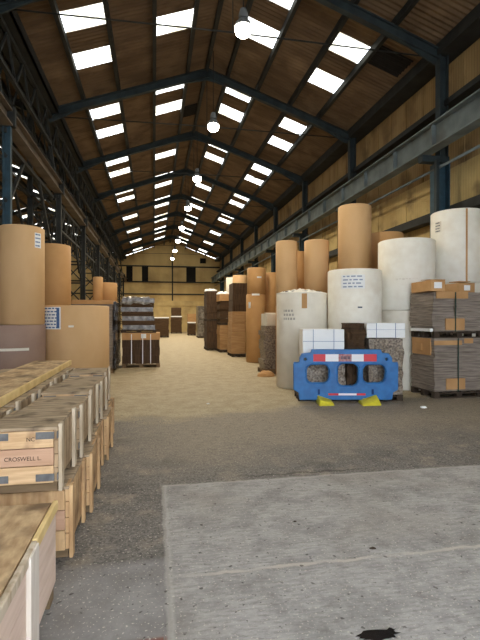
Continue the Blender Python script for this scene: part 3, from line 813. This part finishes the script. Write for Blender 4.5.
# nearest big crate
NC = thing('wooden_crate', 'big open-sided plywood-topped crate in the bottom left corner', 'crate', (-.555, .95, 0), 0)
w, d, h = 1.1, 1.88, .53
MB().box(-w, -.03, 0, d-.0, h-.02, h).build('lid', 'ply', NC, bevel=.003)
MB().box(-.022, .006, 1.4, d, h-.045, h+.012).build('edge_batten', 'ply_edge', NC, bevel=.006)
MB().box(-.022, .006, 0, 1.4, h-.045, h+.006).build('edge_batten', 'batten', NC, bevel=.006)
q = MB(); n = 3
for i in range(n): q.box(-.03, -.008, 0, d, .07+i*(h-.12)/n+.002, .07+(i+1)*(h-.12)/n-.002)
q.build('side_panel', mat('pale_pinkish_boards', (222,200,184), (206,182,164), scale=3, stretch=(3,.6,6), bump=.2), NC)
for yy in (1.24, .3): MB().box(-.008, .016, yy, yy+.15, .0, h-.0).build('side_batten', mat('white_washed_batten', (222,214,204), (204,194,180), scale=5, stretch=(4,4,.5)), NC, bevel=.005)
q = MB()
for i in range(3): q.box(-w, -.03, d-.022, d, .07+i*.14+.002, .07+(i+1)*.14-.002)
q.build('back_panel', 'crate_pink', NC)
for yy in (.05, d-.15): MB().box(-w, -.01, yy, yy+.1, 0, .07).build('skid', 'pallet', NC)

# ------------------------------------------------------------------ stacks in the middle distance, left
random.seed(21)
G = 'stacks left of the gangway'
x, y = XY(141.5, 15.35)
pallet(x, y, 0, 1.2, 1.0, 'pallet under the dark boards at the left of the gangway')
t = pile('board_stack', x, y, .13, ZP(340,14.8), 1.18, 1.0, 3, 'card_dark_v', 'lower stack of dark upright boards left of the gangway', G, 'board stack')
MB().box(-.6, .6, -.51, .5, ZP(340,14.8)-.13, ZP(333,14.8)-.13).build('tan_cap', 'card', t)
q = MB()
for xx in (-.3, .05, .3): q.box(xx-.012, xx+.012, -.54, -.52, 0, .95)
q.build('white_straps', 'label', t)
MB().box(.0, .16, -.54, -.515, .82, .96).build('label', 'label', t)
zt = ZP(333,14.8)
x2, y2 = XY(139, 15.35)
pallet(x2, y2, zt, 1.12, .9, 'pallet between dark lower boards and grey wrapped load', m='pallet_dark', h=.1)
t = thing('wrapped_load', 'grey film-wrapped ragged load on the dark boards left of gangway', 'wrapped load', (x2, y2, zt+.1), 0, G)
zz = 0; n = 7; Ht = ZP(298,14.8) - zt - .1
q = MB(); q2 = MB()
for i in range(n):
    a = random.uniform(-.04,.04); tgt = q if i % 2 == 0 else q2
    tgt.box(-.52+a, .50+a, -.42, .42, i*Ht/n+.004, (i+1)*Ht/n)
q.build('grey_wrap', 'wrapgrey', t); q2.build('cartons', 'card_dark', t)
# crumpled film over the top
bmq = MB(); bm = bmq.bm
bmesh.ops.create_grid(bm, x_segments=12, y_segments=10, size=.5)
for v in bm.verts:
    e = max(abs(v.co.x), abs(v.co.y)); v.co = Vector((v.co.x*1.0-.08, v.co.y*.9, Ht + random.uniform(.0,.07) - (.22 if e > .45 else 0)))
o = bmq.build('crumpled_film', 'wrapgrey', t)
md = o.modifiers.new('s', 'SOLIDIFY'); md.thickness = .01
# left-most long stack with black film side
xl, xr = XY(72, 13.4)[0], XY(113, 13.4)[0]; yl = 13.85
cx = (xl+xr)/2; ww = xr-xl
pallet(cx, yl+1.1, 0, ww, 2.2, 'pallet under the black-wrapped stack behind the squat tan roll')
t = thing('wrapped_load', 'tall grey-brown stack with black film side behind the squat tan roll', 'wrapped load', (cx, yl+1.1, .13), 0, G)
ht = ZP(300,13.4)-.13
layers(ww-.02, 2.16, 0, ht-.12, 9, .012).build('flat_cartons', 'card_pile', t)
MB().box(-ww/2-.01, ww/2+.01, -1.12, 1.1, ht-.12, ht).build('tan_cap', 'card', t)
bmq = MB(); bm = bmq.bm
bmesh.ops.create_cube(bm, size=1); bmesh.ops.subdivide_edges(bm, edges=bm.edges[:], cuts=8, use_grid_fill=True)
for v in bm.verts:
    v.co = Vector((ww/2+.035+v.co.x*.05, v.co.y*2.12, (v.co.z+.5)*(ht-.05)))
    v.co += Vector((random.uniform(-.01,.02), 0, random.uniform(-.02,.02)))
    v.co.z = max(v.co.z, 0)
bmq.build('black_film', 'wrapdark', t)
ztop = .13+ht
for (px, yt, r, d_, lab) in ((98, 277, .15, 14.3, 'small tan roll end standing on the black-wrapped stack, taller of two'),
                             (112, 283, .3, 14.9, 'short fat tan roll on the black-wrapped stack, wider of two')):
    X_, Y_ = XY(px, d_); X_ = min(X_, cx+ww/2-r-.0)
    roll(X_, Y_, ztop, ZP(yt, d_), r, 'kraft_deep', lab, 'offcut rolls on the black-wrapped stack')

# near the far wall
G = 'stacks near the far wall'
def simple_stack(px0, px1, ybase, ytop, dep, m, label, group, n=6, cap=None, cat='carton stack', name='carton_stack', zb=0, strap=False, pal=True, split=None):
    d_ = F*H/(ybase-VY) + .0
    X0, Yf = XY(px0, d_)[0], XY((px0+px1)/2, d_)[1]; X1 = XY(px1, d_)[0]
    cx_, w_ = (X0+X1)/2, abs(X1-X0)
    top = ZP(ytop, d_); z = 0
    if pal:
        pallet(cx_, Yf+dep/2, 0, w_, dep, 'pallet under: ' + label if False else label.replace(name.replace('_',' '), 'stack') if False else 'pallet beneath the ' + label, m='pallet_dark', group='pallets under far stacks'); z = .13
    t = thing(name, label, cat, (cx_, Yf+dep/2, z), 0, group)
    layers(w_-.02, dep-.02, 0, top-z - (.1 if cap else 0), n, .02).build('flat_cartons', m, t)
    if cap: MB().box(-w_/2, w_/2, -dep/2, dep/2, top-z-.1, top-z).build('top_sheet', cap, t)
    if strap: MB().box(-.015, .015, -dep/2-.03, -dep/2-.01, 0, top-z).build('strap', 'label', t)
    return t, cx_, Yf+dep/2, w_, top
simple_stack(153, 169, 337.5, 317, 2.0, 'card_dark', 'low dark brown stack with white top near the far left', G, cap='label')
simple_stack(171, 182, 333.5, 316, 1.1, 'card_dark', 'brown stack in the middle of the far wall', G, cap='label')
t, a_, b_, c_, top = simple_stack(188, 196, 335.5, 322, 1.2, 'card_dark', 'small brown stack right of the far gangway', G, cap='label')
simple_stack(198, 206, 338, 306, 1.6, "wrapgrey", "tall grey wrapped stack right of the far gangway", G, n=7, name='wrapped_stack')
X_, Y_ = XY(176.5, F*H/15.5)
pile('carton_stack', X_, Y_+.55, ZP(316, F*H/15.5), ZP(307.5, F*H/15.5), 1.0, 1.0, 3, 'card_dark', 'upper brown load in the middle of the far wall', G)
X_, Y_ = a_, b_
pile('carton_stack', X_, Y_, top, top+.75, .75, 1.0, 3, 'card_tan', 'pale load on the small brown stack right of the far gangway', G)

# ------------------------------------------------------------------ stacks right of the gangway
G = 'stacks right of the gangway'
def double(px0, px1, ybase, ymid, ytop, dep, mlo, mhi, llo, lhi, cap=None, n=5, gap=.1):
    t, cx_, cy_, w_, mid = simple_stack(px0, px1, ybase, ymid, dep, mlo, llo, G, n=n)
    d_ = F*H/(ybase-VY)
    pallet(cx_, cy_, mid, w_*.98, dep*.95, 'pallet carrying the ' + lhi, m='pallet_dark', h=gap, group='pallets under far stacks')
    t2 = thing('carton_stack', lhi, 'carton stack', (cx_, cy_, mid+gap), 0, G)
    top = ZP(ytop, d_) - mid - gap
    layers(w_-.03, dep-.05, 0, top-(.3 if cap else 0), n, .02).build('flat_cartons', mhi, t2)
    if cap: MB().box(-w_/2, w_/2, -dep/2, dep/2, top-.32, top).build('top_carton', cap, t2)
    return t2, cx_, cy_, w_, mid+gap+top
a = double(206.5, 218, 350.5, 321, 291, 1.3, 'card_dark_v', 'card_dark_v', 'lower dark upright boards, farthest double stack right of gangway', 'upper dark upright boards, farthest double stack right of gangway')
b_ = double(219.5, 231.5, 352.5, 325, 294, 1.1, 'card_tan', 'card_dark', 'lower tan carton pile, second farthest double stack', 'upper brown pile capped by a tan carton, second farthest double stack', cap='card')
MB_ = b_[0]
t, cx_, cy_, w_, mid = simple_stack(231.5, 246, 357, 311.5, 1.1, 'card_tan', 'tall tan board stack standing beside the tan roll pillar', G, n=4)
pile('carton_stack', cx_+.05, cy_, mid, ZP(283, 19), w_, 1.0, 5, 'card_dark_v', 'dark boards on top of the tall tan board stack', G)
# crumpled film on the far double stacks
for (A, lab) in ((a, 'crumpled white film on the farthest double stack'), (b_, 'crumpled white film on the tan-capped double stack')):
    bmq = MB(); bm = bmq.bm; bmesh.ops.create_icosphere(bm, subdivisions=3, radius=.5)
    for v in bm.verts: v.co = Vector((v.co.x*.7, v.co.y*.7, max(0, v.co.z*.24+random.uniform(-.05,.05))))
    tag(bmq.build('plastic_film', 'label', loc=(A[1], A[2], A[4])), lab, 'plastic film', 'film scraps on the stacks')
# tall tan rolls
x, y = XY(255.7, 16.8)
zm = ZP(294, 16.4)
def tape_t(t, r, h): lab_part(t, r, h, 0, .8, h-.05, h+.02, 'label', 'white_tape', False); lab_part(t, r, h, -.7, .3, h-.5, h-.28)
roll(x, y, 0, zm, .345, 'kraft_deep', 'tall tan roll on the floor beside the gangway with a white tape band', 'tan rolls beside the gangway', tape_t)
roll(x+.03, y, zm, ZP(267, 16.4), .335, 'kraft_deep', 'upper tan roll stacked on the taped roll beside the gangway', 'tan rolls beside the gangway', lambda t, r, h: lab_part(t, r, h, .3, .5, h*.6, h*.66, 'label', 'white_tape', False))
x, y = XY(273.5, 17.2)
roll(x, y, 0, ZP(320,16.8), .33, 'kraft_deep', 'lower tan roll tucked right of the taped roll', 'tan rolls beside the gangway')
roll(x-.03, y, ZP(320,16.8), ZP(272, 16.8), .32, 'kraft_deep', 'upper tan roll tucked right of the taped roll', 'tan rolls beside the gangway')
x, y = XY(240, 21.5)
roll(x, y, 0, 2.2, .36, 'kraft', 'far tan roll low behind the dark boards', 'tan rolls beside the gangway')
roll(x, y, 2.2, ZP(275, 21.2), .34, 'kraft', 'far tan roll peeping over the dark boards', 'tan rolls beside the gangway')
x, y = XY(233, 25.5)
roll(x, y, 0, 2.2, .4, 'white_grey', 'pale lower roll far behind the dark boards', 'tan rolls beside the gangway')
roll(x, y, 2.2, ZP(277, 25), .38, 'white_grey', 'pale upper roll far behind the dark boards', 'tan rolls beside the gangway')
# ragged stack left of the torn roll
d_ = 13.1; x, y = XY(270.5, 13.6)
pallet(x, y, 0, .62, .7, 'pallet poking out left of the torn white roll', group='pallets under far stacks')
t = pile('carton_stack', x, y, .13, ZP(326,13.1), .52, .66, 9, 'shred', 'ragged narrow stack left of the torn white roll', G, jit=.04)
carton(x, y-.02, ZP(326,13.1)+.0, .42, .5, .35, .1, 'pale carton on the ragged stack left of the torn roll', m='white_grey', group='loose cartons on the stacks', lbl=False)
bmq = MB(); bm = bmq.bm; bmesh.ops.create_icosphere(bm, subdivisions=3, radius=.5)
for v in bm.verts: v.co = Vector((v.co.x*.5, v.co.y*.4, max(0, v.co.z*.3+random.uniform(-.02,.02))))
X_, Y_ = XY(266, 12.7)
tag(bmq.build('paper_scrap', 'card', loc=(X_, Y_, 0)), 'crumpled tan paper scrap at the foot of the ragged narrow stack', 'paper scrap')

# ------------------------------------------------------------------ small things on the floor
def scrap(px, py, s, m, name, label, cat, flat=.4):
    d_ = F*H/(py-VY); x, y = XY(px, d_)
    bmq = MB(); bm = bmq.bm; bmesh.ops.create_icosphere(bm, subdivisions=2, radius=.5)
    for v in bm.verts: v.co = Vector((v.co.x*s, v.co.y*s*.7, max(0, (v.co.z+.2)*s*flat))) * random.uniform(.8,1.15); 
    return tag(bmq.build(name, m, loc=(x, y, 0)), label, cat)
scrap(424, 408, .13, 'label', 'paper_scrap', 'crumpled white paper scrap on the floor before the carton stack', 'paper scrap')
scrap(295, 522, .03, 'pallet_dark', 'wood_chip', 'small dark chip lying near the middle of the concrete slab', 'wood chip', .3)
scrap(373, 549, .05, 'pallet_dark', 'wood_chip', 'flat dark chip lying right of centre on the concrete slab', 'wood chip', .2)
scrap(208, 404, .06, 'label', 'paper_scrap', 'tiny pale scrap on the dusty floor of the gangway', 'paper scrap')
d_ = F*H/(636-VY); x, y = XY(378, d_)
q = MB(); pts = [(x + .14*math.cos(a)*random.uniform(.6,1.1), y + .045*math.sin(a)*random.uniform(.6,1.2), .003) for a in [2*PI*i/22 for i in range(22)]]
q.face(pts)
o = q.build('oil_puddle', 'puddle'); tag(o, 'small dark oily puddle on the slab at the bottom edge', 'puddle')

# ------------------------------------------------------------------ light: overcast sky through rooflights and the open entrance behind
W = bpy.data.worlds.new('sky'); bpy.context.scene.world = W; W.use_nodes = True
bg = W.node_tree.nodes['Background']; bg.inputs[0].default_value = (.86,.92,1,1); bg.inputs[1].default_value = 6.0

cam = bpy.data.cameras.new('camera'); co = bpy.data.objects.new('camera', cam); C.objects.link(co)
co.location = (0,0,H); cam.sensor_fit = 'VERTICAL'; cam.sensor_height = 36; cam.lens = 36*F/640
co.rotation_euler = (PI/2 - math.atan(2/F), 0, -TH); cam.clip_end = 300; cam.clip_start = .05
S = bpy.context.scene; S.camera = co
S.view_settings.view_transform = 'Standard'; S.view_settings.look = 'None'; S.view_settings.gamma = 1
S.view_settings.use_curve_mapping = False; S.view_settings.exposure = .28
S.cycles.max_bounces = 10; S.cycles.transparent_max_bounces = 16; S.cycles.diffuse_bounces = 6
S.cycles.use_denoising = True
